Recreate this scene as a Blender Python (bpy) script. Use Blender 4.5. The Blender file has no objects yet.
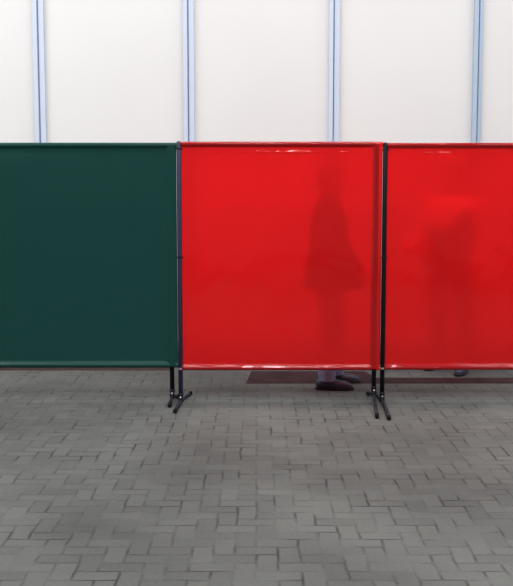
import bpy, bmesh, math, random
from mathutils import Vector, Matrix, noise
random.seed(4)
sc = bpy.context.scene
COL = sc.collection

# ------------------------------------------------------------------ camera
F = 987.0
PITCH = math.radians(5.95)
EYE = Vector((0.0, -7.0, 1.52))
cd = bpy.data.cameras.new('camera')
cam = bpy.data.objects.new('camera', cd)
COL.objects.link(cam)
cam.location = EYE
cam.rotation_euler = (math.pi / 2 - PITCH, 0, 0)
cd.sensor_fit = 'VERTICAL'
cd.sensor_height = 36.0
cd.lens = 36.0 * F / 586.0
cd.clip_end = 100
sc.camera = cam


def at(px, py, Y):
    """the point at depth Y seen at pixel px, py of the photograph"""
    u, v = (px - 256.5) / F, -(py - 293.0) / F
    c, s = math.cos(PITCH), math.sin(PITCH)
    d = Vector((u, c + v * s, -s + v * c))
    return EYE + d * ((Y - EYE.y) / d.y)


# ------------------------------------------------------------------ materials
def lin(c):
    return tuple(((x / 255) / 12.92 if x / 255 <= 0.04045 else ((x / 255 + 0.055) / 1.055) ** 2.4) for x in c) + (1.0,)


def mat(name):
    m = bpy.data.materials.new(name)
    m.use_nodes = True
    nt = m.node_tree
    for n in list(nt.nodes):
        nt.nodes.remove(n)
    out = nt.nodes.new('ShaderNodeOutputMaterial')
    return m, nt, out


def plain(name, rgb, rough=0.6, metal=0.0, vary=0.08, scale=12.0, spec=0.4, bump=0.0):
    m, nt, out = mat(name)
    b = nt.nodes.new('ShaderNodeBsdfPrincipled')
    tc = nt.nodes.new('ShaderNodeTexCoord')
    nz = nt.nodes.new('ShaderNodeTexNoise')
    nz.inputs['Scale'].default_value = scale
    nz.inputs['Detail'].default_value = 4
    nt.links.new(tc.outputs['Object'], nz.inputs['Vector'])
    rp = nt.nodes.new('ShaderNodeValToRGB')
    c = lin(rgb)
    rp.color_ramp.elements[0].position = 0.3
    rp.color_ramp.elements[1].position = 0.7
    rp.color_ramp.elements[0].color = tuple(x * (1 - vary) for x in c[:3]) + (1,)
    rp.color_ramp.elements[1].color = tuple(min(1, x * (1 + vary)) for x in c[:3]) + (1,)
    nt.links.new(nz.outputs['Fac'], rp.inputs['Fac'])
    nt.links.new(rp.outputs['Color'], b.inputs['Base Color'])
    b.inputs['Roughness'].default_value = rough
    b.inputs['Metallic'].default_value = metal
    b.inputs['Specular IOR Level'].default_value = spec
    if bump:
        bp = nt.nodes.new('ShaderNodeBump')
        bp.inputs['Strength'].default_value = bump
        bp.inputs['Distance'].default_value = 0.004
        nt.links.new(nz.outputs['Fac'], bp.inputs['Height'])
        nt.links.new(bp.outputs['Normal'], b.inputs['Normal'])
    nt.links.new(b.outputs['BSDF'], out.inputs['Surface'])
    return m


def pvc(name, clear, body, see, through, rough=0.07, ior=1.38, haze=0.19, sharp=0.2):
    """tinted soft-PVC sheet: clear = tint of one face, body = scattering colour"""
    m, nt, out = mat(name)
    N = nt.nodes.new
    L = nt.links.new
    t0 = N('ShaderNodeBsdfTransparent'); t0.inputs['Color'].default_value = clear
    t1 = N('ShaderNodeBsdfRefraction'); t1.inputs['Color'].default_value = clear
    t1.inputs['IOR'].default_value = 1.4; t1.inputs['Roughness'].default_value = haze
    tr = N('ShaderNodeMixShader'); tr.inputs[0].default_value = sharp
    L(t1.outputs[0], tr.inputs[1]); L(t0.outputs[0], tr.inputs[2])
    di = N('ShaderNodeBsdfDiffuse'); di.inputs['Color'].default_value = body
    tl = N('ShaderNodeBsdfTranslucent'); tl.inputs['Color'].default_value = body
    gl = N('ShaderNodeBsdfGlossy'); gl.inputs['Roughness'].default_value = rough
    tc = N('ShaderNodeTexCoord')
    nz = N('ShaderNodeTexNoise'); nz.inputs['Scale'].default_value = 5; nz.inputs['Detail'].default_value = 2
    L(tc.outputs['Object'], nz.inputs['Vector'])
    bp = N('ShaderNodeBump'); bp.inputs['Strength'].default_value = 0.25; bp.inputs['Distance'].default_value = 0.01
    L(nz.outputs['Fac'], bp.inputs['Height'])
    L(bp.outputs['Normal'], gl.inputs['Normal'])
    m1 = N('ShaderNodeMixShader'); m1.inputs[0].default_value = through
    L(di.outputs[0], m1.inputs[1]); L(tl.outputs[0], m1.inputs[2])
    m2 = N('ShaderNodeMixShader'); m2.inputs[0].default_value = see
    L(m1.outputs[0], m2.inputs[1]); L(tr.outputs[0], m2.inputs[2])
    geo = N('ShaderNodeNewGeometry')
    fr = N('ShaderNodeFresnel'); fr.inputs['IOR'].default_value = ior
    inv = N('ShaderNodeMath'); inv.operation = 'SUBTRACT'; inv.inputs[0].default_value = 1.0
    L(geo.outputs['Backfacing'], inv.inputs[1])
    mu = N('ShaderNodeMath'); mu.operation = 'MULTIPLY'
    L(fr.outputs[0], mu.inputs[0]); L(inv.outputs[0], mu.inputs[1])
    m3 = N('ShaderNodeMixShader')
    L(mu.outputs[0], m3.inputs[0]); L(m2.outputs[0], m3.inputs[1]); L(gl.outputs[0], m3.inputs[2])
    L(m3.outputs[0], out.inputs['Surface'])
    return m


def paver_material():
    m, nt, out = mat('grey_pavers')
    N = nt.nodes.new
    L = nt.links.new

    def M(op, a, b=None, c=None):
        n = N('ShaderNodeMath'); n.operation = op
        for i, v in enumerate((a, b, c)):
            if v is None:
                continue
            if isinstance(v, (int, float)):
                n.inputs[i].default_value = v
            else:
                L(v, n.inputs[i])
        return n.outputs[0]
    tc = N('ShaderNodeTexCoord')
    wob = N('ShaderNodeTexNoise'); wob.inputs['Scale'].default_value = 6.0
    L(tc.outputs['Object'], wob.inputs['Vector'])
    sep = N('ShaderNodeSeparateXYZ'); L(tc.outputs['Object'], sep.inputs[0])
    w = M('MULTIPLY', M('SUBTRACT', wob.outputs['Fac'], 0.5), 0.26)
    x = M('ADD', M('MULTIPLY', sep.outputs[0], 11.0), w)
    y = M('ADD', M('MULTIPLY', sep.outputs[1], 11.0), w)
    i, j = M('FLOOR', x), M('FLOOR', y)
    fx, fy = M('FRACT', x), M('FRACT', y)
    k = M('FLOORED_MODULO', M('ADD', M('SUBTRACT', i, j), 0.25), 4.0)
    k = M('FLOOR', k)
    is0, is1, is2, is3 = (M('COMPARE', k, float(q), 0.2) for q in range(4))
    gx, gy = M('SUBTRACT', 1.0, fx), M('SUBTRACT', 1.0, fy)
    # a face that is not a joint is pushed away by one
    d_l = M('ADD', fx, is1); d_r = M('ADD', gx, is0)
    d_b = M('ADD', fy, is2); d_t = M('ADD', gy, is3)
    d = M('MINIMUM', M('MINIMUM', d_l, d_r), M('MINIMUM', d_b, d_t))
    joint = N('ShaderNodeMapRange'); joint.inputs[1].default_value = 0.03; joint.inputs[2].default_value = 0.10
    L(d, joint.inputs[0])                       # 0 in the joint, 1 on the brick
    cmb = N('ShaderNodeCombineXYZ')
    L(M('SUBTRACT', i, is1), cmb.inputs[0]); L(M('SUBTRACT', j, is2), cmb.inputs[1])
    wn = N('ShaderNodeTexWhiteNoise'); wn.noise_dimensions = '2D'; L(cmb.outputs[0], wn.inputs['Vector'])
    big = N('ShaderNodeTexNoise'); big.inputs['Scale'].default_value = 0.8; big.inputs['Detail'].default_value = 5
    L(tc.outputs['Object'], big.inputs['Vector'])
    fine = N('ShaderNodeTexNoise'); fine.inputs['Scale'].default_value = 60; fine.inputs['Detail'].default_value = 4
    L(tc.outputs['Object'], fine.inputs['Vector'])
    v = M('ADD', M('MULTIPLY', wn.outputs['Value'], 0.10), M('MULTIPLY', big.outputs['Fac'], 0.85))
    v = M('ADD', v, M('MULTIPLY', fine.outputs['Fac'], 0.22))
    rp = N('ShaderNodeValToRGB')
    rp.color_ramp.elements[0].position = 0.35; rp.color_ramp.elements[0].color = lin((53, 54, 53))
    rp.color_ramp.elements[1].position = 0.85; rp.color_ramp.elements[1].color = lin((89, 90, 88))
    L(v, rp.inputs['Fac'])
    # joints filled with pale dust in places
    jm = N('ShaderNodeTexNoise'); jm.inputs['Scale'].default_value = 4.5; jm.inputs['Detail'].default_value = 3; L(tc.outputs['Object'], jm.inputs['Vector'])
    jr = N('ShaderNodeMapRange'); jr.inputs[1].default_value = 0.42; jr.inputs[2].default_value = 0.66
    jr.inputs[3].default_value = 0.05; jr.inputs[4].default_value = 0.9
    L(jm.outputs['Fac'], jr.inputs[0])
    jf = M('MULTIPLY', M('SUBTRACT', 1.0, joint.outputs[0]), jr.outputs[0])
    mx = N('ShaderNodeMixRGB'); L(jf, mx.inputs['Fac'])
    L(rp.outputs['Color'], mx.inputs['Color1']); mx.inputs['Color2'].default_value = lin((34, 33, 33))
    bs = N('ShaderNodeBsdfPrincipled'); bs.inputs['Roughness'].default_value = 0.75
    bs.inputs['Specular IOR Level'].default_value = 0.25
    L(mx.outputs['Color'], bs.inputs['Base Color'])
    bp = N('ShaderNodeBump'); bp.inputs['Strength'].default_value = 0.35; bp.inputs['Distance'].default_value = 0.004
    L(M('ADD', joint.outputs[0], M('MULTIPLY', fine.outputs['Fac'], 0.3)), bp.inputs['Height'])
    L(bp.outputs['Normal'], bs.inputs['Normal'])
    L(bs.outputs[0], out.inputs['Surface'])
    return m


M_WALL = plain('cream_wall_panel', (203, 202, 202), 0.6, vary=0.015, scale=1.2, spec=0.2)
M_DADO = plain('grey_lower_panel', (186, 184, 183), 0.6, vary=0.03, scale=1.5, spec=0.2)
M_FRONT = plain('unseen_wall_grey', (140, 139, 140), 0.8, vary=0.04, scale=1.0, spec=0.1)
M_MULL = plain('pale_blue_profile', (180, 190, 208), 0.45, vary=0.02, spec=0.3)
M_MULLD = plain('blue_grey_profile', (156, 173, 194), 0.45, vary=0.02, spec=0.3)
M_SEAM = plain('dark_seam', (128, 134, 156), 0.7, vary=0.03)
M_FLOOR = paver_material()
M_POST = plain('black_painted_steel', (20, 18, 26), 0.5, vary=0.15, scale=30, spec=0.2)
M_POSTG = plain('blue_grey_painted_steel', (52, 52, 76), 0.42, vary=0.12, scale=20, spec=0.35)
M_RAILB = plain('brown_painted_rail', (74, 58, 54), 0.5, vary=0.15, scale=20)
M_CHROME = plain('bright_zinc', (205, 205, 212), 0.28, metal=0.9, vary=0.05)
M_RUBBER = plain('black_rubber', (12, 11, 13), 0.85, spec=0.1, vary=0.1)
M_RED = pvc('red_pvc', (0.965, 0.095, 0.105, 1), (0.95, 0.016, 0.020, 1), 0.56, 0.42, rough=0.05, ior=1.45)
M_GREEN = pvc('dark_green_pvc', (0.10, 0.20, 0.18, 1), (0.012, 0.067, 0.059, 1), 0.30, 0.2, rough=0.3, ior=1.25)
M_SKIN = plain('skin', (196, 150, 128), 0.55, vary=0.06)
M_COAT = plain('black_coat_cloth', (18, 18, 22), 0.9, vary=0.15, scale=40, spec=0.1)
M_SHIRT = plain('pale_shirt_cloth', (205, 200, 198), 0.9, vary=0.05, scale=40, spec=0.1)
M_JEAN = plain('grey_blue_denim', (110, 130, 160), 0.9, vary=0.2, scale=25, spec=0.1)
M_DARKTR = plain('dark_trouser_cloth', (44, 43, 48), 0.9, vary=0.15, scale=40, spec=0.1)
M_SHOE = plain('dark_shoe_leather', (36, 42, 64), 0.5, vary=0.2, scale=30)
M_SOLE = plain('black_shoe_sole', (20, 19, 24), 0.7)
M_HAIR = plain('brown_hair', (118, 96, 82), 0.7, vary=0.3, scale=60)
M_EYE = plain('eye', (60, 46, 40), 0.2)


def floor_strip_material():
    m, nt, out = mat('mottled_dark_red')
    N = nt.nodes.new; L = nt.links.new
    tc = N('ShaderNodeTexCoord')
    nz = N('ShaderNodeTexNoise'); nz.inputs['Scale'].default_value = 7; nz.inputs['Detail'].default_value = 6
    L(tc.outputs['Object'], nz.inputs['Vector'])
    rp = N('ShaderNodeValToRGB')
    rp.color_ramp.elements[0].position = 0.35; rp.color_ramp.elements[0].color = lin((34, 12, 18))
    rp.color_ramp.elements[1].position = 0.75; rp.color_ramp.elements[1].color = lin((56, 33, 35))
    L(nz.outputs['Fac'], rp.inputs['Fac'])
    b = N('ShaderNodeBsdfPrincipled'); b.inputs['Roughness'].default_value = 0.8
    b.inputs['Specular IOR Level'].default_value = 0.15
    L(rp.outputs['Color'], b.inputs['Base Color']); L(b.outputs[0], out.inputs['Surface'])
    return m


M_STRIP = floor_strip_material()


# ------------------------------------------------------------------ mesh helpers
def link(name, me, m=None, parent=None, smooth=False):
    o = bpy.data.objects.new(name, me)
    COL.objects.link(o)
    if m:
        me.materials.append(m)
    if smooth:
        for p in me.polygons:
            p.use_smooth = True
    if parent:
        o.parent = parent
    return o


def obj(name, bm, m, parent=None, smooth=False):
    bmesh.ops.recalc_face_normals(bm, faces=bm.faces)
    me = bpy.data.meshes.new(name)
    bm.to_mesh(me)
    bm.free()
    return link(name, me, m, parent, smooth)


def empty(name, label, cat, loc, rz=0, group=None):
    o = bpy.data.objects.new(name, None)
    COL.objects.link(o)
    o.location = loc
    o.rotation_euler = (0, 0, rz)
    o.empty_display_size = 0.1
    o['label'] = label
    o['category'] = cat
    if group:
        o['group'] = group
    return o


def box(bm, x0, x1, y0, y1, z0, z1, bev=0.0):
    r = bmesh.ops.create_cube(bm, size=1)
    for v in r['verts']:
        v.co = Vector(((x0 + x1) / 2 + v.co.x * (x1 - x0), (y0 + y1) / 2 + v.co.y * (y1 - y0), (z0 + z1) / 2 + v.co.z * (z1 - z0)))
    if bev:
        es = list({e for v in r['verts'] for e in v.link_edges})
        bmesh.ops.bevel(bm, geom=es, offset=bev, segments=2, affect='EDGES', profile=0.6)


def rings(bm, rs, close=True):
    """skin a list of vertex rings, cap both ends"""
    vs = [[bm.verts.new(p) for p in r] for r in rs]
    n = len(vs[0])
    for a, b in zip(vs[:-1], vs[1:]):
        for i in range(n):
            bm.faces.new((a[i], a[(i + 1) % n], b[(i + 1) % n], b[i]))
    if close:
        bm.faces.new(list(reversed(vs[0])))
        bm.faces.new(vs[-1])


def frame_of(d):
    d = d.normalized()
    a = Vector((0, 0, 1)) if abs(d.z) < 0.9 else Vector((1, 0, 0))
    u = d.cross(a).normalized()
    return d, u, d.cross(u).normalized()


def tube(bm, pts, r, n=14):
    """round tube along a polyline"""
    pts = [Vector(p) for p in pts]
    rs = []
    for k, p in enumerate(pts):
        d = (pts[min(k + 1, len(pts) - 1)] - pts[max(k - 1, 0)])
        d, u, v = frame_of(d)
        rs.append([p + (u * math.cos(2 * math.pi * i / n) + v * math.sin(2 * math.pi * i / n)) * r for i in range(n)])
    rings(bm, rs)


def capsule(bm, a, b, ra, rb, n=16, k=5, sx=1.0, axis=None):
    """tapered limb with round ends; sx squashes it along axis"""
    a, b = Vector(a), Vector(b)
    if (b - a).length < 1e-6:
        b = a + Vector((0, 0, 1e-4))
    d, u, v = frame_of(b - a)
    rs = []
    for i in range(1, k + 1):
        t = -math.pi / 2 + (math.pi / 2) * i / k
        rs.append((a + d * ra * math.sin(t), ra * math.cos(t)))
    for i in range(0, k):
        t = (math.pi / 2) * i / k
        rs.append((b + d * rb * math.sin(t), rb * math.cos(t)))
    out = []
    for c, r in rs:
        ring = []
        for i in range(n):
            q = (u * math.cos(2 * math.pi * i / n) + v * math.sin(2 * math.pi * i / n)) * r
            if axis is not None:
                q = q - axis * q.dot(axis) * (1 - sx)
            ring.append(c + q)
        out.append(ring)
    rings(bm, out)


def ellipsoid(bm, c, rx, ry, rz, rot=None):
    r = bmesh.ops.create_uvsphere(bm, u_segments=24, v_segments=16, radius=1)
    for v in r['verts']:
        p = Vector((v.co.x * rx, v.co.y * ry, v.co.z * rz))
        if rot:
            p = rot @ p
        v.co = Vector(c) + p


def fused(name, bm, m, parent, voxel=0.008, smooth_it=6, floor_z=None, cut=None):
    """melt overlapping shapes into ONE continuous surface"""
    bmesh.ops.recalc_face_normals(bm, faces=bm.faces)
    me = bpy.data.meshes.new(name + '_raw')
    bm.to_mesh(me)
    bm.free()
    o = bpy.data.objects.new(name + '_raw', me)
    COL.objects.link(o)
    rm = o.modifiers.new('r', 'REMESH')
    rm.mode = 'VOXEL'
    rm.voxel_size = voxel
    if smooth_it:
        sm = o.modifiers.new('s', 'SMOOTH')
        sm.factor = 0.5
        sm.iterations = smooth_it
    dg = bpy.context.evaluated_depsgraph_get()
    dg.update()
    new = bpy.data.meshes.new_from_object(o.evaluated_get(dg))
    bpy.data.objects.remove(o)
    bpy.data.meshes.remove(me)
    new.name = name
    if floor_z is not None:
        for v in new.vertices:
            if v.co.z < floor_z:
                v.co.z = floor_z
    return link(name, new, m, parent, True)


# ------------------------------------------------------------------ the setting
def struct(o):
    o['kind'] = 'structure'
    return o


WY = 2.2
bm = bmesh.new()
box(bm, -9, 9, -16, WY + 0.3, -0.10, 0.0)
struct(obj('floor', bm, M_FLOOR))
bm = bmesh.new()
box(bm, -9, 9, WY, WY + 0.15, 0.0, 6.2)
struct(obj('wall_back', bm, M_WALL))
bm = bmesh.new()
box(bm, -9, 9, -16.15, -16, 0.0, 6.2)
struct(obj('wall_front_unseen', bm, M_FRONT))  # unseen wall added behind the camera to even out the curtain reflections
dz = at(500, 205, WY).z
bm = bmesh.new()
box(bm, -9, 9, WY - 0.018, WY, 0.10, dz, 0.004)
struct(obj('trim_1', bm, M_DADO))
bm = bmesh.new()
box(bm, -9, 9, WY - 0.03, WY, 0.0, 0.10, 0.004)
struct(obj('baseboard_back', bm, M_SEAM))

mx = [at(p, 132, WY).x for p in (36, 184, 328, 471)]
step = (mx[3] - mx[0]) / 3
pos = [(x, k == 3) for k, x in enumerate(mx)]
for k in range(1, 5):
    pos.append((mx[0] - step * k, False))
    pos.append((mx[3] + step * k, False))
pos.sort()
for k, (x, dark) in enumerate(pos):
    px = 1 / 107.0
    bm = bmesh.new()
    m_ = M_MULLD if dark else M_MULL
    box(bm, x, x + 4.2 * px, WY - 0.05, WY, 0.0, 6.2, 0.004)
    box(bm, x + 5.4 * px, x + (8.6 if dark else 10.6) * px, WY - 0.035, WY, 0.0, 6.2, 0.004)
    t = struct(obj('trim_%d' % (k + 2), bm, m_))
    bm = bmesh.new()
    box(bm, x + 4.2 * px, x + 5.4 * px, WY - 0.025, WY, 0.0, 6.2)
    obj('seam', bm, M_SEAM, t)

# thin mottled dark red strip on the pavers behind the red screens
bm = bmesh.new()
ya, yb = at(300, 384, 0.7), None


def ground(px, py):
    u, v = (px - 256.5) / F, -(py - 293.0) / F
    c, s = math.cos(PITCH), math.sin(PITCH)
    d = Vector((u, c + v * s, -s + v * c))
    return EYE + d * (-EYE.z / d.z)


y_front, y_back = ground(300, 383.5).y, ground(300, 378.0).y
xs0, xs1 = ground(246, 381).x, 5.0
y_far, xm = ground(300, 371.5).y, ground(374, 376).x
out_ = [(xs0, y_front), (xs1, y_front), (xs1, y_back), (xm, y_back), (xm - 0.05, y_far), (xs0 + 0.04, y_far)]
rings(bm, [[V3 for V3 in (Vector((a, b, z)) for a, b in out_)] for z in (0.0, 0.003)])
mk = obj('floor_strip', bm, M_STRIP)
mk['label'] = 'mottled dark red strip on the grey pavers just behind the red screens'
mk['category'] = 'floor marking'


# ------------------------------------------------------------------ welding screens
R_RAIL = 0.0155
R_POST = 0.0165
R_HEM = 0.017


def nz1(x, z, s):
    return noise.noise(Vector((x, z, s)))


def curtain_mesh(x0, x1, z0, z1, seed, sleeve=True, pucker=((), ()), reach=0.042):
    """closed sheet of soft PVC with a welded sleeve round both rails and the right post"""
    T = 0.002
    R = R_HEM
    zt, zb = z1 - R, z0 + R
    xr = x1 - reach
    RS = R_POST + 0.003

    def lipw(x, s, wins):
        g = 0.0
        for a, b in wins:
            g = max(g, min(1.0, (x - a) / 0.05, (b - x) / 0.05))
        if g <= 0:
            return 0.0
        return g * max(0.0, min(1.0, 1.1 + 1.6 * nz1(x * 13, 1.3, s) + 1.2 * nz1(x * 37, 2.1, s)))

    def half(x, z):
        h = 0.0
        for zc, up in ((zt, 1), (zb, -1)):
            d = (z - zc) * up
            if d >= 0:
                hh = R * math.sqrt(max(0, 1 - (d / R) ** 2))
            else:
                q = -d / R
                hh = R / (1 + (q * 0.95) ** 4)
                hh = max(0, hh - R * 0.012 * min(q, 3))
                # puckered lip of the weld seam
                u = -d
                if up > 0:
                    g = lipw(x, seed + 1, pucker[0])
                    if g > 0:
                        # edge of the weld standing off the sheet
                        sl = 0.43 + 0.06 * nz1(x * 11, 4.4, seed)
                        a_, b_ = 2.3 * R, 2.3 * R + 0.017
                        k_ = sl * (min(u, b_) - a_) if u > a_ else 0.0
                        if u > b_:
                            k_ = max(0.0, k_ * (1 - (u - b_) / 0.012))
                        hh += k_ * min(1.0, g)
                else:
                    g = min(1.0, lipw(x, seed - 1, pucker[1]))
                    if g > 0 and u > 0.003:
                        sl = 0.60 + 0.06 * nz1(x * 11, 6.4, seed)
                        e_ = R - sl * (min(u, 0.019) - 0.003) - (max(0.0, u - 0.019) * 0.9)
                        hh = hh * (1 - g) + max(0.0, e_) * g
            h = max(h, hh)
        if sleeve:
            d = x - xr
            if d >= 0:
                hh = RS * math.sqrt(max(0, 1 - (d / (x1 - xr)) ** 2))
            else:
                q = -d / RS
                hh = RS / (1 + (q * 0.85) ** 4)
            # sleeve dies out at the outer corners of the hems
            h = max(h, min(hh, RS * min(1, max(0, z1 - z) / R, max(0, z - z0) / R)))
        return T / 2 + h

    def mid(x, z):
        e = min(1, (z1 - z) / 0.12, (z - z0) / 0.12, (x - x0) / 0.08, (x1 - x) / 0.10)
        e = max(0, e)
        w = 0.009 * nz1(x * 1.4, z * 0.9, seed) + 0.0035 * nz1(x * 5, z * 3, seed + 3)
        # vertical drag folds next to the right sleeve
        w += 0.004 * math.exp(-((x1 - x) / 0.14) ** 2) * nz1(x * 26, z * 1.2, seed + 7)
        # small puckers just below the top weld
        w += 0.0012 * math.exp(-((z1 - 0.06 - z) / 0.04) ** 2) * nz1(x * 18, z * 8, seed + 5)
        return w * e

    zs = set()
    for k in range(0, 13):
        a = math.pi / 2 * k / 12
        zs.add(zt + R * math.sin(a)); zs.add(zb - R * math.sin(a))
    for k in range(1, 40):
        zs.add(zt - 0.0019 * k); zs.add(zb + 0.0019 * k)
    n = 40
    za, zc = zb + 0.078, zt - 0.078
    for k in range(n + 1):
        zs.add(za + (zc - za) * k / n)
    zs = sorted(zs)
    xs = [x0 + (xr - 0.07 - x0) * k / 130 for k in range(131)]
    if sleeve:
        xs += [xr - 0.07 + 0.07 * k / 22 for k in range(1, 23)]
        xs += [xr + (x1 - xr) * math.sin(math.pi / 2 * k / 10) for k in range(1, 11)]
    else:
        xs += [xr - 0.07 + (x1 - xr + 0.07) * k / 10 for k in range(1, 11)]
    bm = bmesh.new()
    fr = [[bm.verts.new((x, mid(x, z) - half(x, z), z)) for x in xs] for z in zs]
    bk = [[bm.verts.new((x, mid(x, z) + half(x, z), z)) for x in xs] for z in zs]
    nx, nz_ = len(xs), len(zs)
    for r in range(nz_ - 1):
        for c in range(nx - 1):
            bm.faces.new((fr[r][c], fr[r][c + 1], fr[r + 1][c + 1], fr[r + 1][c]))
            bm.faces.new((bk[r][c], bk[r + 1][c], bk[r + 1][c + 1], bk[r][c + 1]))
        bm.faces.new((fr[r][0], fr[r + 1][0], bk[r + 1][0], bk[r][0]))
        bm.faces.new((fr[r][-1], bk[r][-1], bk[r + 1][-1], fr[r + 1][-1]))
    for c in range(nx - 1):
        bm.faces.new((fr[0][c], bk[0][c], bk[0][c + 1], fr[0][c + 1]))
        bm.faces.new((fr[-1][c], fr[-1][c + 1], bk[-1][c + 1], bk[-1][c]))
    return bm


def post(parent, x, z0, z1, m):
    bm = bmesh.new()
    r = R_POST
    prof = [(0.0, r * 0.9), (0.004, r)]
    rs = []
    n = 20
    for z, rr in ((z0, r), (z1 - 0.012, r), (z1 - 0.006, r * 0.92), (z1 - 0.002, r * 0.66), (z1, r * 0.2)):
        rs.append([Vector((x + rr * math.cos(2 * math.pi * i / n), rr * math.sin(2 * math.pi * i / n), z)) for i in range(n)])
    rings(bm, rs)
    o = obj('post', bm, m, parent, True)
    for zc in (z0 + 0.012, z0 + 0.05):
        bm = bmesh.new()
        tube(bm, [(x, 0, zc - 0.007), (x, 0, zc + 0.007)], r + 0.004, 20)
        obj('collar', bm, M_POST, o, True)
    bm = bmesh.new()
    tube(bm, [(x, -r - 0.014, z0 + 0.031), (x, -r + 0.002, z0 + 0.031)], 0.006, 10)
    obj('bolt', bm, M_CHROME, o, True)
    return o


def foot(parent, x, zk, front, rear):
    """splayed foot: from the knee under the post down to a front and a rear end, given relative to the post"""
    bm = bmesh.new()
    r = 0.0125
    kx, ky = x, 0.0
    ft = Vector((x + front[0], front[1], r + 0.002))
    re = Vector((x + rear[0], rear[1], r + 0.002))
    top = Vector((x, 0, zk))
    tube(bm, [ft, ft.lerp(top, 0.5) + Vector((0, 0, 0.004)), ft.lerp(top, 0.93) + Vector((0, 0, 0.002)), top,
              re.lerp(top, 0.9) + Vector((0, 0, 0.002)), re.lerp(top, 0.5) + Vector((0, 0, 0.004)), re], r, 14)
    # socket that takes the post
    tube(bm, [(x, 0, zk - 0.012), (x, 0, zk + 0.02)], R_POST + 0.002, 18)
    o = obj('foot', bm, M_POST, parent, True)
    for e in (ft, re):
        d = (e - top).normalized()
        b2 = bmesh.new()
        capsule(b2, e - d * 0.03, e + d * 0.004, r + 0.0022, r + 0.0015)
        obj('rubber_cap', b2, M_RUBBER, o, True)
    return o


def screen(label, xl, xr, cx0, ztop, zbot, cm, seed, knees, feet, left_mat, bottom_mat, reach, pucker):
    root = empty('welding_screen', label, 'screen', (xl, 0, 0), 0)
    w = xr - xl
    for x, (zk, (fr, re)), m in ((0.0, (knees[0], feet[0]), left_mat), (w, (knees[1], feet[1]), M_POST)):
        post(root, x, zk, ztop + (0.004 if x == 0 else -0.006), m)
        foot(root, x, zk, fr, re)
    zt, zb = ztop - R_HEM, zbot + R_HEM
    for nm, z, m in (('top_rail', zt, M_POST), ('bottom_rail', zb, M_POST)):
        bm = bmesh.new()
        tube(bm, [(R_POST * 0.6, 0, z), (w - R_POST * 0.6, 0, z)], R_RAIL, 16)
        obj(nm, bm, m, root, True)
    if bottom_mat:
        bm = bmesh.new()
        box(bm, R_POST, w - R_POST, -0.008, 0.012, zbot - 0.020, zbot + 0.002, 0.002)
        obj('kick_strip', bm, bottom_mat, root)
    cur = obj('curtain', curtain_mesh(cx0 - xl, w + reach, zbot, ztop, seed, True, [[(a - xl, b - xl) for a, b in q] for q in pucker], reach), cm, root, True)
    # zinc clips fixing the sheet to the bare post
    for z in (zbot + 0.012, (zbot + ztop) / 2, ztop - 0.05):
        bm = bmesh.new()
        tube(bm, [(0, 0, z - 0.006), (0, 0, z + 0.006)], R_POST + 0.0012, 18)
        box(bm, R_POST, R_POST + 0.012, -0.004, 0.004, z - 0.005, z + 0.005, 0.001)
        obj('clip', bm, M_POST if z > zbot + 0.1 else M_CHROME, root)
    return root


ZT = at(256, 142.0, 0).z
XG = at(172.3, 396, 0).x          # right post of the green screen
XA = at(180.8, 396, 0).x          # left post of the middle red screen
XB = at(373.6, 392, 0).x          # its right post
XC = at(382.0, 396, 0).x          # left post of the right red screen
W = XB - XA
zk = [at(172, 397, 0).z, at(181, 401, 0).z, at(374, 394, 0).z, at(382, 400, 0).z]


def fo(px, py, x, zr=0.0145):
    """foot end on the ground at a pixel, relative to its post"""
    u, v = (px - 256.5) / F, -(py - 293.0) / F
    c, s = math.cos(PITCH), math.sin(PITCH)
    d = Vector((u, c + v * s, -s + v * c))
    p = EYE + d * ((zr - EYE.z) / d.z)
    return (p.x - x, p.y)


std = ((0.0, -0.42), (0.0, 0.35))


def spans(y, *px):
    return [(at(a, y, 0).x, at(b, y, 0).x) for a, b in px]


screen('dark green curtain screen at the left end of the row', XG - W, XG, XG - W + R_POST + 0.002,
       at(100, 142.6, 0).z, at(100, 367.6, 0).z, M_GREEN, 11.0, (0.04, zk[0]),
       (std, (fo(169.5, 405.5, XG), fo(177.5, 396.0, XG))), M_POST, M_RAILB, XA - XG - R_POST - 0.0014, ((), ()))
screen('glossy red curtain screen in the middle, beside the green one', XA, XB, XA + R_POST - 0.003,
       at(280, 141.6, 0).z, at(280, 370.2, 0).z, M_RED, 23.0, (zk[1], zk[2]),
       ((fo(175, 411, XA), fo(190.5, 393, XA)), (fo(377, 416.5, XB), fo(368, 393, XB))), M_POSTG, None, XC - XB - R_POST - 0.0014,
       (spans(149, (212, 222), (238, 250), (252, 330), (338, 352)), spans(367, (198, 215), (236, 292), (292, 345))))
screen('glossy red curtain screen at the right end, cut by the frame edge', XC, XC + W, XC + R_POST - 0.003,
       at(450, 142.8, 0).z, at(450, 369.8, 0).z, M_RED, 37.0, (zk[3], 0.04),
       ((fo(389, 418, XC), fo(376, 394, XC)), std), M_POST, None, 0.042,
       (spans(149, (422, 434), (436, 452)), spans(367, (384, 446), (486, 496), (500, 510))))


# ------------------------------------------------------------------ people
def V(*a):
    return Vector(a)


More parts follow.
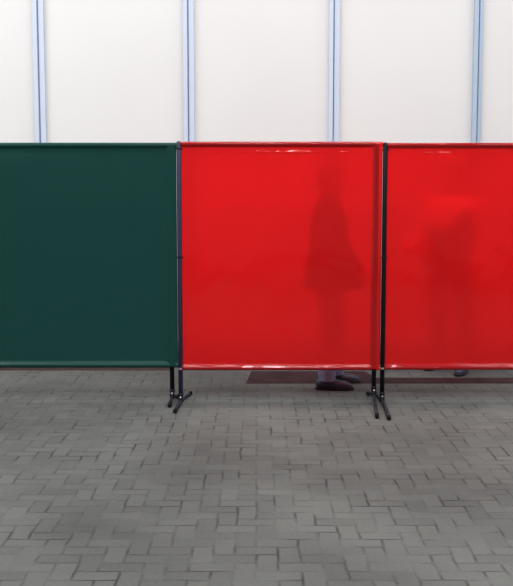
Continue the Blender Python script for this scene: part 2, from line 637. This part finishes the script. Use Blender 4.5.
def hand(bm, wrist, d, palm_n, side):
    """d = pointing direction of the hand, palm_n = where the palm faces, side = +1 / -1 to the thumb"""
    d = d.normalized()
    s = d.cross(palm_n).normalized() * side
    pn = palm_n.normalized()
    for q in (-0.028, -0.010, 0.010, 0.028):
        capsule(bm, wrist + d * 0.01 + s * q * 0.7, wrist + d * 0.088 + s * q, 0.015, 0.0125)
    for q, ln in ((-0.032, 0.060), (-0.0105, 0.075), (0.0115, 0.080), (0.033, 0.070)):
        a = wrist + d * 0.092 + s * q
        b = a + (d * 0.92 + pn * 0.30 + s * q * 1.5) .normalized() * ln * 0.55
        c = b + (d * 0.62 + pn * 0.75).normalized() * ln * 0.5
        capsule(bm, a, b, 0.0098, 0.009, 10, 4)
        capsule(bm, b, c, 0.009, 0.0078, 10, 4)
    a = wrist + d * 0.025 + s * 0.026
    b = a + (d * 0.55 + s * 0.75 + pn * 0.25).normalized() * 0.045
    c = b + (d * 0.85 + s * 0.2 + pn * 0.4).normalized() * 0.034
    capsule(bm, a, b, 0.014, 0.0105, 10, 4)
    capsule(bm, b, c, 0.0105, 0.009, 10, 4)


def head(bm, c, tilt):
    """c = centre of the skull, facing +x turned by tilt"""
    def P(x, y, z):
        return c + tilt @ V(x, y, z)
    ellipsoid(bm, P(-0.012, 0, 0.025), 0.094, 0.074, 0.092, tilt)
    ellipsoid(bm, P(0.018, 0, -0.045), 0.068, 0.058, 0.070, tilt)
    ellipsoid(bm, P(0.058, 0, -0.088), 0.026, 0.030, 0.022, tilt)          # chin
    capsule(bm, P(0.082, 0, 0.012), P(0.103, 0, -0.024), 0.009, 0.013)       # nose
    for s in (-1, 1):
        ellipsoid(bm, P(0.066, 0.030 * s, 0.022), 0.016, 0.024, 0.008, tilt)  # brow
        ellipsoid(bm, P(0.055, 0.036 * s, -0.024), 0.022, 0.022, 0.020, tilt)  # cheek
        ellipsoid(bm, P(-0.008, 0.076 * s, -0.010), 0.019, 0.009, 0.031, tilt)  # ear
    capsule(bm, P(0.080, -0.017, -0.053), P(0.080, 0.017, -0.053), 0.0075, 0.0075)   # lips
    capsule(bm, P(0.077, -0.015, -0.064), P(0.077, 0.015, -0.064), 0.008, 0.008)


def person(label, loc, rz, J, coat, legs_m, hair_m, hem, sleeve_m, flare=0.0, top=1.0):
    root = empty('person', label, 'person', loc, rz)
    Z = Matrix.Identity(3)
    tilt = Matrix.Rotation(J['head_pitch'], 3, 'Y') @ Matrix.Rotation(J.get('head_yaw', 0), 3, 'Z')
    pel, che, nek, hc = J['pelvis'], J['chest'], J['neck'], J['head']
    # -- body
    bm = bmesh.new()
    ya = V(0, 1, 0)
    for s in (-1, 1):
        k = 'l' if s > 0 else 'r'
        sh, el, wr = J['shoulder_' + k], J['elbow_' + k], J['wrist_' + k]
        hp, kn, an, toe = J['hip_' + k], J['knee_' + k], J['ankle_' + k], J['toe_' + k]
        capsule(bm, sh, el, 0.050, 0.038); capsule(bm, el, wr, 0.038, 0.026)
        capsule(bm, che.lerp(sh, 0.4), sh, 0.07, 0.055)
        capsule(bm, nek, che.lerp(sh, 0.75) + V(0, 0, 0.02), 0.05, 0.045)
        capsule(bm, pel + V(0, 0.04 * s, 0), hp, 0.10, 0.085)
        capsule(bm, hp, kn, 0.082, 0.054); capsule(bm, kn, an, 0.055, 0.038)
        capsule(bm, kn.lerp(an, 0.15) + V(-0.012, 0, 0), kn.lerp(an, 0.45) + V(-0.012, 0, 0), 0.052, 0.046)
        capsule(bm, an + V(0, 0, -0.035), an.lerp(toe, 0.85) + V(0, 0, -0.025), 0.036, 0.028)
        dd = (wr - el).normalized()
        inn = V(0, -s, 0); inn = (inn - dd * inn.dot(dd)).normalized()
        up = V(0.7, 0, 0.7); 
        th = dd.cross(inn)
        hand(bm, wr, dd, inn, 1 if th.dot(up) > 0 else -1)
    for t in range(5):
        f = t / 4
        c = pel.lerp(che, f)
        rx = (0.105, 0.10, 0.10, 0.112, 0.105)[t]
        ry = (0.155, 0.14, 0.14, 0.155, 0.150)[t]
        ellipsoid(bm, c, rx, ry, 0.13)
    capsule(bm, che + V(0, 0, 0.06), nek, 0.075, 0.058)
    capsule(bm, nek, hc + tilt @ V(-0.02, 0, -0.04), 0.055, 0.052)
    head(bm, hc, tilt)
    body = fused('body', bm, M_SKIN, root, 0.0065, 4)
    for s in (-1, 1):
        bm = bmesh.new()
        ellipsoid(bm, hc + tilt @ V(0.076, 0.031 * s, 0.004), 0.008, 0.0115, 0.0085)
        obj('eye', bm, M_EYE, root, True)
    # -- hair
    bm = bmesh.new()
    ellipsoid(bm, hc + tilt @ V(-0.026, 0, 0.036), 0.094, 0.083, 0.094, tilt)
    ellipsoid(bm, hc + tilt @ V(-0.062, 0, -0.018), 0.052, 0.070, 0.068, tilt)
    ellipsoid(bm, hc + tilt @ V(0.030, 0, 0.092), 0.052, 0.058, 0.030, tilt)
    fused('hair', bm, hair_m, root, 0.008, 3)
    # -- trousers
    bm = bmesh.new()
    for s in (-1, 1):
        k = 'l' if s > 0 else 'r'
        hp, kn, an = J['hip_' + k], J['knee_' + k], J['ankle_' + k]
        capsule(bm, pel + V(0, 0.04 * s, 0.06), hp, 0.125, 0.106)
        capsule(bm, hp, kn, 0.103, 0.078)
        capsule(bm, kn, kn.lerp(an, 0.92), 0.078, 0.064)
        capsule(bm, an + V(0.01, 0, 0.055), an + V(0.012, 0, -0.06), 0.066, 0.064)
    tr = fused('trousers', bm, legs_m, root, 0.009, 5)
    for v in tr.data.vertices:                 # cuffs end in a clean hem
        z0 = min(J['ankle_l'].z, J['ankle_r'].z) - 0.025
        if v.co.z < z0:
            v.co.z = z0
    # -- shoes
    for k in 'lr':
        an, toe = J['ankle_' + k], J['toe_' + k]
        d = V(toe.x - an.x, toe.y - an.y, 0).normalized()
        base = toe.z
        h = an.z - base

        def on(t, z):
            q = an + d * t
            fz = max(0.0, min(1.0, (t + 0.05) / 0.2))
            return V(q.x, q.y, base + (1 - fz) * 0 + z)
        bm = bmesh.new()
        capsule(bm, on(-0.035, 0.045), on(0.03, 0.045), 0.044, 0.046)
        capsule(bm, on(0.0, 0.075), on(0.03, 0.055), 0.046, 0.044)
        capsule(bm, on(0.03, 0.045), on(0.145, 0.026), 0.046, 0.043)
        capsule(bm, on(0.10, 0.026), on(0.172, 0.020), 0.046, 0.036)
        sh = fused('shoe', bm, M_SHOE, root, 0.006, 4, floor_z=base + 0.010)
        bm = bmesh.new()
        n = 28
        prof = []
        sd = V(-d.y, d.x, 0)
        for i in range(n):
            a = 2 * math.pi * i / n
            t = 0.066 + 0.150 * math.cos(a)
            wd = (0.040 + 0.012 * max(0, math.cos(a))) * math.sin(a)
            wd = math.copysign(min(abs(wd) * 1.15, 0.048), wd)
            prof.append((t, wd))
        rr = []
        for z, g in ((0.0, 0.97), (0.004, 1.0), (0.016, 1.0), (0.020, 0.97)):
            rr.append([V(an.x, an.y, base + z) + d * (0.066 + (t - 0.066) * g) + sd * wd * g for t, wd in prof])
        rings(bm, rr)
        obj('sole', bm, M_SOLE, sh, False)
    # -- upper clothing
    bm = bmesh.new()
    nt = 9
    arms = bm if sleeve_m is coat else bmesh.new()
    for t in range(nt):
        f = t / (nt - 1)
        c = pel.lerp(che, f) + V(0, 0, 0.01)
        if f <= top:
            ellipsoid(bm, c, 0.140 + 0.012 * math.sin(3 * f), 0.185 + 0.015 * f, 0.13)
        else:
            ellipsoid(arms, c, 0.132 + 0.012 * math.sin(3 * f), 0.176 + 0.015 * f, 0.12)
    if arms is not bm:
        ellipsoid(arms, che + V(0.070, -0.035, 0.01), 0.098, 0.15, 0.19)
    ellipsoid(arms, che + V(-0.01, 0, 0.10), 0.115, 0.155, 0.085)
    capsule(arms, che + V(0, 0, 0.13), nek + V(-0.01, 0, -0.005), 0.085, 0.068)
    # skirt of the coat
    n = 24
    rs = []
    for z, rx, ry in ((pel.z + 0.22, 0.14, 0.185), (pel.z + 0.1, 0.145, 0.19), (pel.z, 0.155, 0.222), ((pel.z + hem) / 2, 0.160, 0.228), (hem, 0.165, 0.228)):
        fx = flare * min(1.0, (pel.z + 0.22 - z) / 0.22) * 0.55
        rx += flare * min(1.0, (pel.z + 0.22 - z) / 0.22)
        rs.append([V(pel.x + fx + rx * math.cos(2 * math.pi * i / n), pel.y + ry * math.sin(2 * math.pi * i / n), z) for i in range(n)])
    rings(bm, rs)
    for k in 'lr':
        sh, el, wr = J['shoulder_' + k], J['elbow_' + k], J['wrist_' + k]
        capsule(arms, che.lerp(sh, 0.5), sh, 0.085, 0.070)
        capsule(arms, nek + V(-0.005, 0, -0.02), che.lerp(sh, 0.75) + V(0, 0, 0.02), 0.064, 0.062)
        capsule(arms, sh, el, 0.070, 0.060)
        capsule(arms, el, el.lerp(wr, 0.93), 0.062, 0.048)
        if arms is not bm:
            capsule(arms, che + V(0, 0, 0.02), nek + V(0, 0, -0.03), 0.125, 0.075)
    fused('coat' if sleeve_m is coat else 'overalls', bm, coat, root, 0.009, 5)
    if arms is not bm:
        fused('shirt', arms, sleeve_m, root, 0.009, 5)
    return root


def lr(l, r):
    return l, r


# the man in the long dark coat, in profile to the right
p0 = at(331, 380, 0.58)
p0 = V(at(329, 300, 0.58).x, 0.58, 0)


def rel(px, py, Y, z=None):
    q = ground(px, py)
    return q


J1 = dict(pelvis=V(0, 0, 0.93), chest=V(-0.005, 0, 1.27), neck=V(0.0, 0, 1.455), head=V(0.02, 0, 1.590), head_pitch=math.radians(8),
          shoulder_l=V(0.0, 0.185, 1.39), elbow_l=V(0.05, 0.235, 1.12), wrist_l=V(0.19, 0.20, 0.94),
          shoulder_r=V(0.0, -0.185, 1.39), elbow_r=V(0.055, -0.235, 1.12), wrist_r=V(0.195, -0.20, 0.935),
          hip_l=V(0.01, 0.095, 0.88), knee_l=V(0.065, 0.105, 0.49), ankle_l=V(0.055, 0.12, 0.095), toe_l=V(0.25, 0.145, 0.0),
          hip_r=V(-0.01, -0.095, 0.88), knee_r=V(0.0, -0.12, 0.49), ankle_r=V(-0.03, -0.135, 0.095), toe_r=V(0.17, -0.15, 0.0))
person('person in a long dark coat and blue jeans behind the middle red curtain', p0, 0.0, J1,
       M_COAT, M_JEAN, M_HAIR, 0.76, M_COAT, 0.065)

# the second figure, facing the camera and turned a little to the left
p1 = V(at(451, 300, 1.25).x, 1.25, 0)
J2 = dict(pelvis=V(0, 0, 0.94), chest=V(-0.01, 0, 1.28), neck=V(0.0, 0, 1.465), head=V(0.02, 0, 1.605), head_pitch=math.radians(4),
          shoulder_l=V(0.0, 0.185, 1.40), elbow_l=V(-0.02, 0.245, 1.12), wrist_l=V(0.07, 0.235, 0.88),
          shoulder_r=V(0.0, -0.185, 1.40), elbow_r=V(0.03, -0.285, 1.14), wrist_r=V(0.21, -0.30, 1.02),
          hip_l=V(0.0, 0.095, 0.89), knee_l=V(0.03, 0.115, 0.49), ankle_l=V(0.03, 0.125, 0.095), toe_l=V(0.23, 0.14, 0.0),
          hip_r=V(0.0, -0.095, 0.89), knee_r=V(-0.02, -0.125, 0.49), ankle_r=V(-0.09, -0.14, 0.095), toe_r=V(0.10, -0.17, 0.0))
person('person in dark trousers and a pale-sleeved top behind the right-hand red curtain', p1, math.radians(-118), J2,
       M_DARKTR, M_DARKTR, M_HAIR, 0.84, M_SHIRT, 0.0, 1.0)


# ------------------------------------------------------------------ light
w = bpy.data.worlds.new('hall_light')
sc.world = w
w.use_nodes = True
bg = w.node_tree.nodes['Background']
bg.inputs['Color'].default_value = (0.98, 0.99, 1.0, 1)
bg.inputs['Strength'].default_value = 0.33


def lamp(name, loc, sx, sy, power, rot=(0, 0, 0), col=(1, 0.995, 0.985)):
    l = bpy.data.lights.new(name, 'AREA')
    l.shape = 'RECTANGLE'
    l.size, l.size_y = sx, sy
    l.energy = power
    l.color = col
    o = bpy.data.objects.new(name, l)
    COL.objects.link(o)
    o.location = loc
    o.rotation_euler = rot
    return o


for k, x in enumerate((-5.0, 0.0, 5.0)):  # unseen overhead lights without fixtures, powers set for brightness
    lamp('unseen_strip_light', (x, -8.0, 6.0), 4.2, 0.5, 330)  # row added to brighten the curtain fronts
    lamp('unseen_strip_light', (x, -4.4, 6.0), 4.2, 0.5, 170)
    lamp('unseen_strip_light', (x, -1.2, 6.0), 4.2, 0.5, 190 if x < 0 else 75)  # left one boosted to lift the floor there
    lamp('unseen_strip_light', (x, 0.4, 6.0), 4.2, 0.5, 175 if x < 0 else 125)  # left one boosted too, for floor and wall

sc.view_settings.view_transform = 'Standard'
sc.view_settings.look = 'None'
sc.view_settings.exposure = 0.0
sc.view_settings.gamma = 1.0
sc.view_settings.use_curve_mapping = False
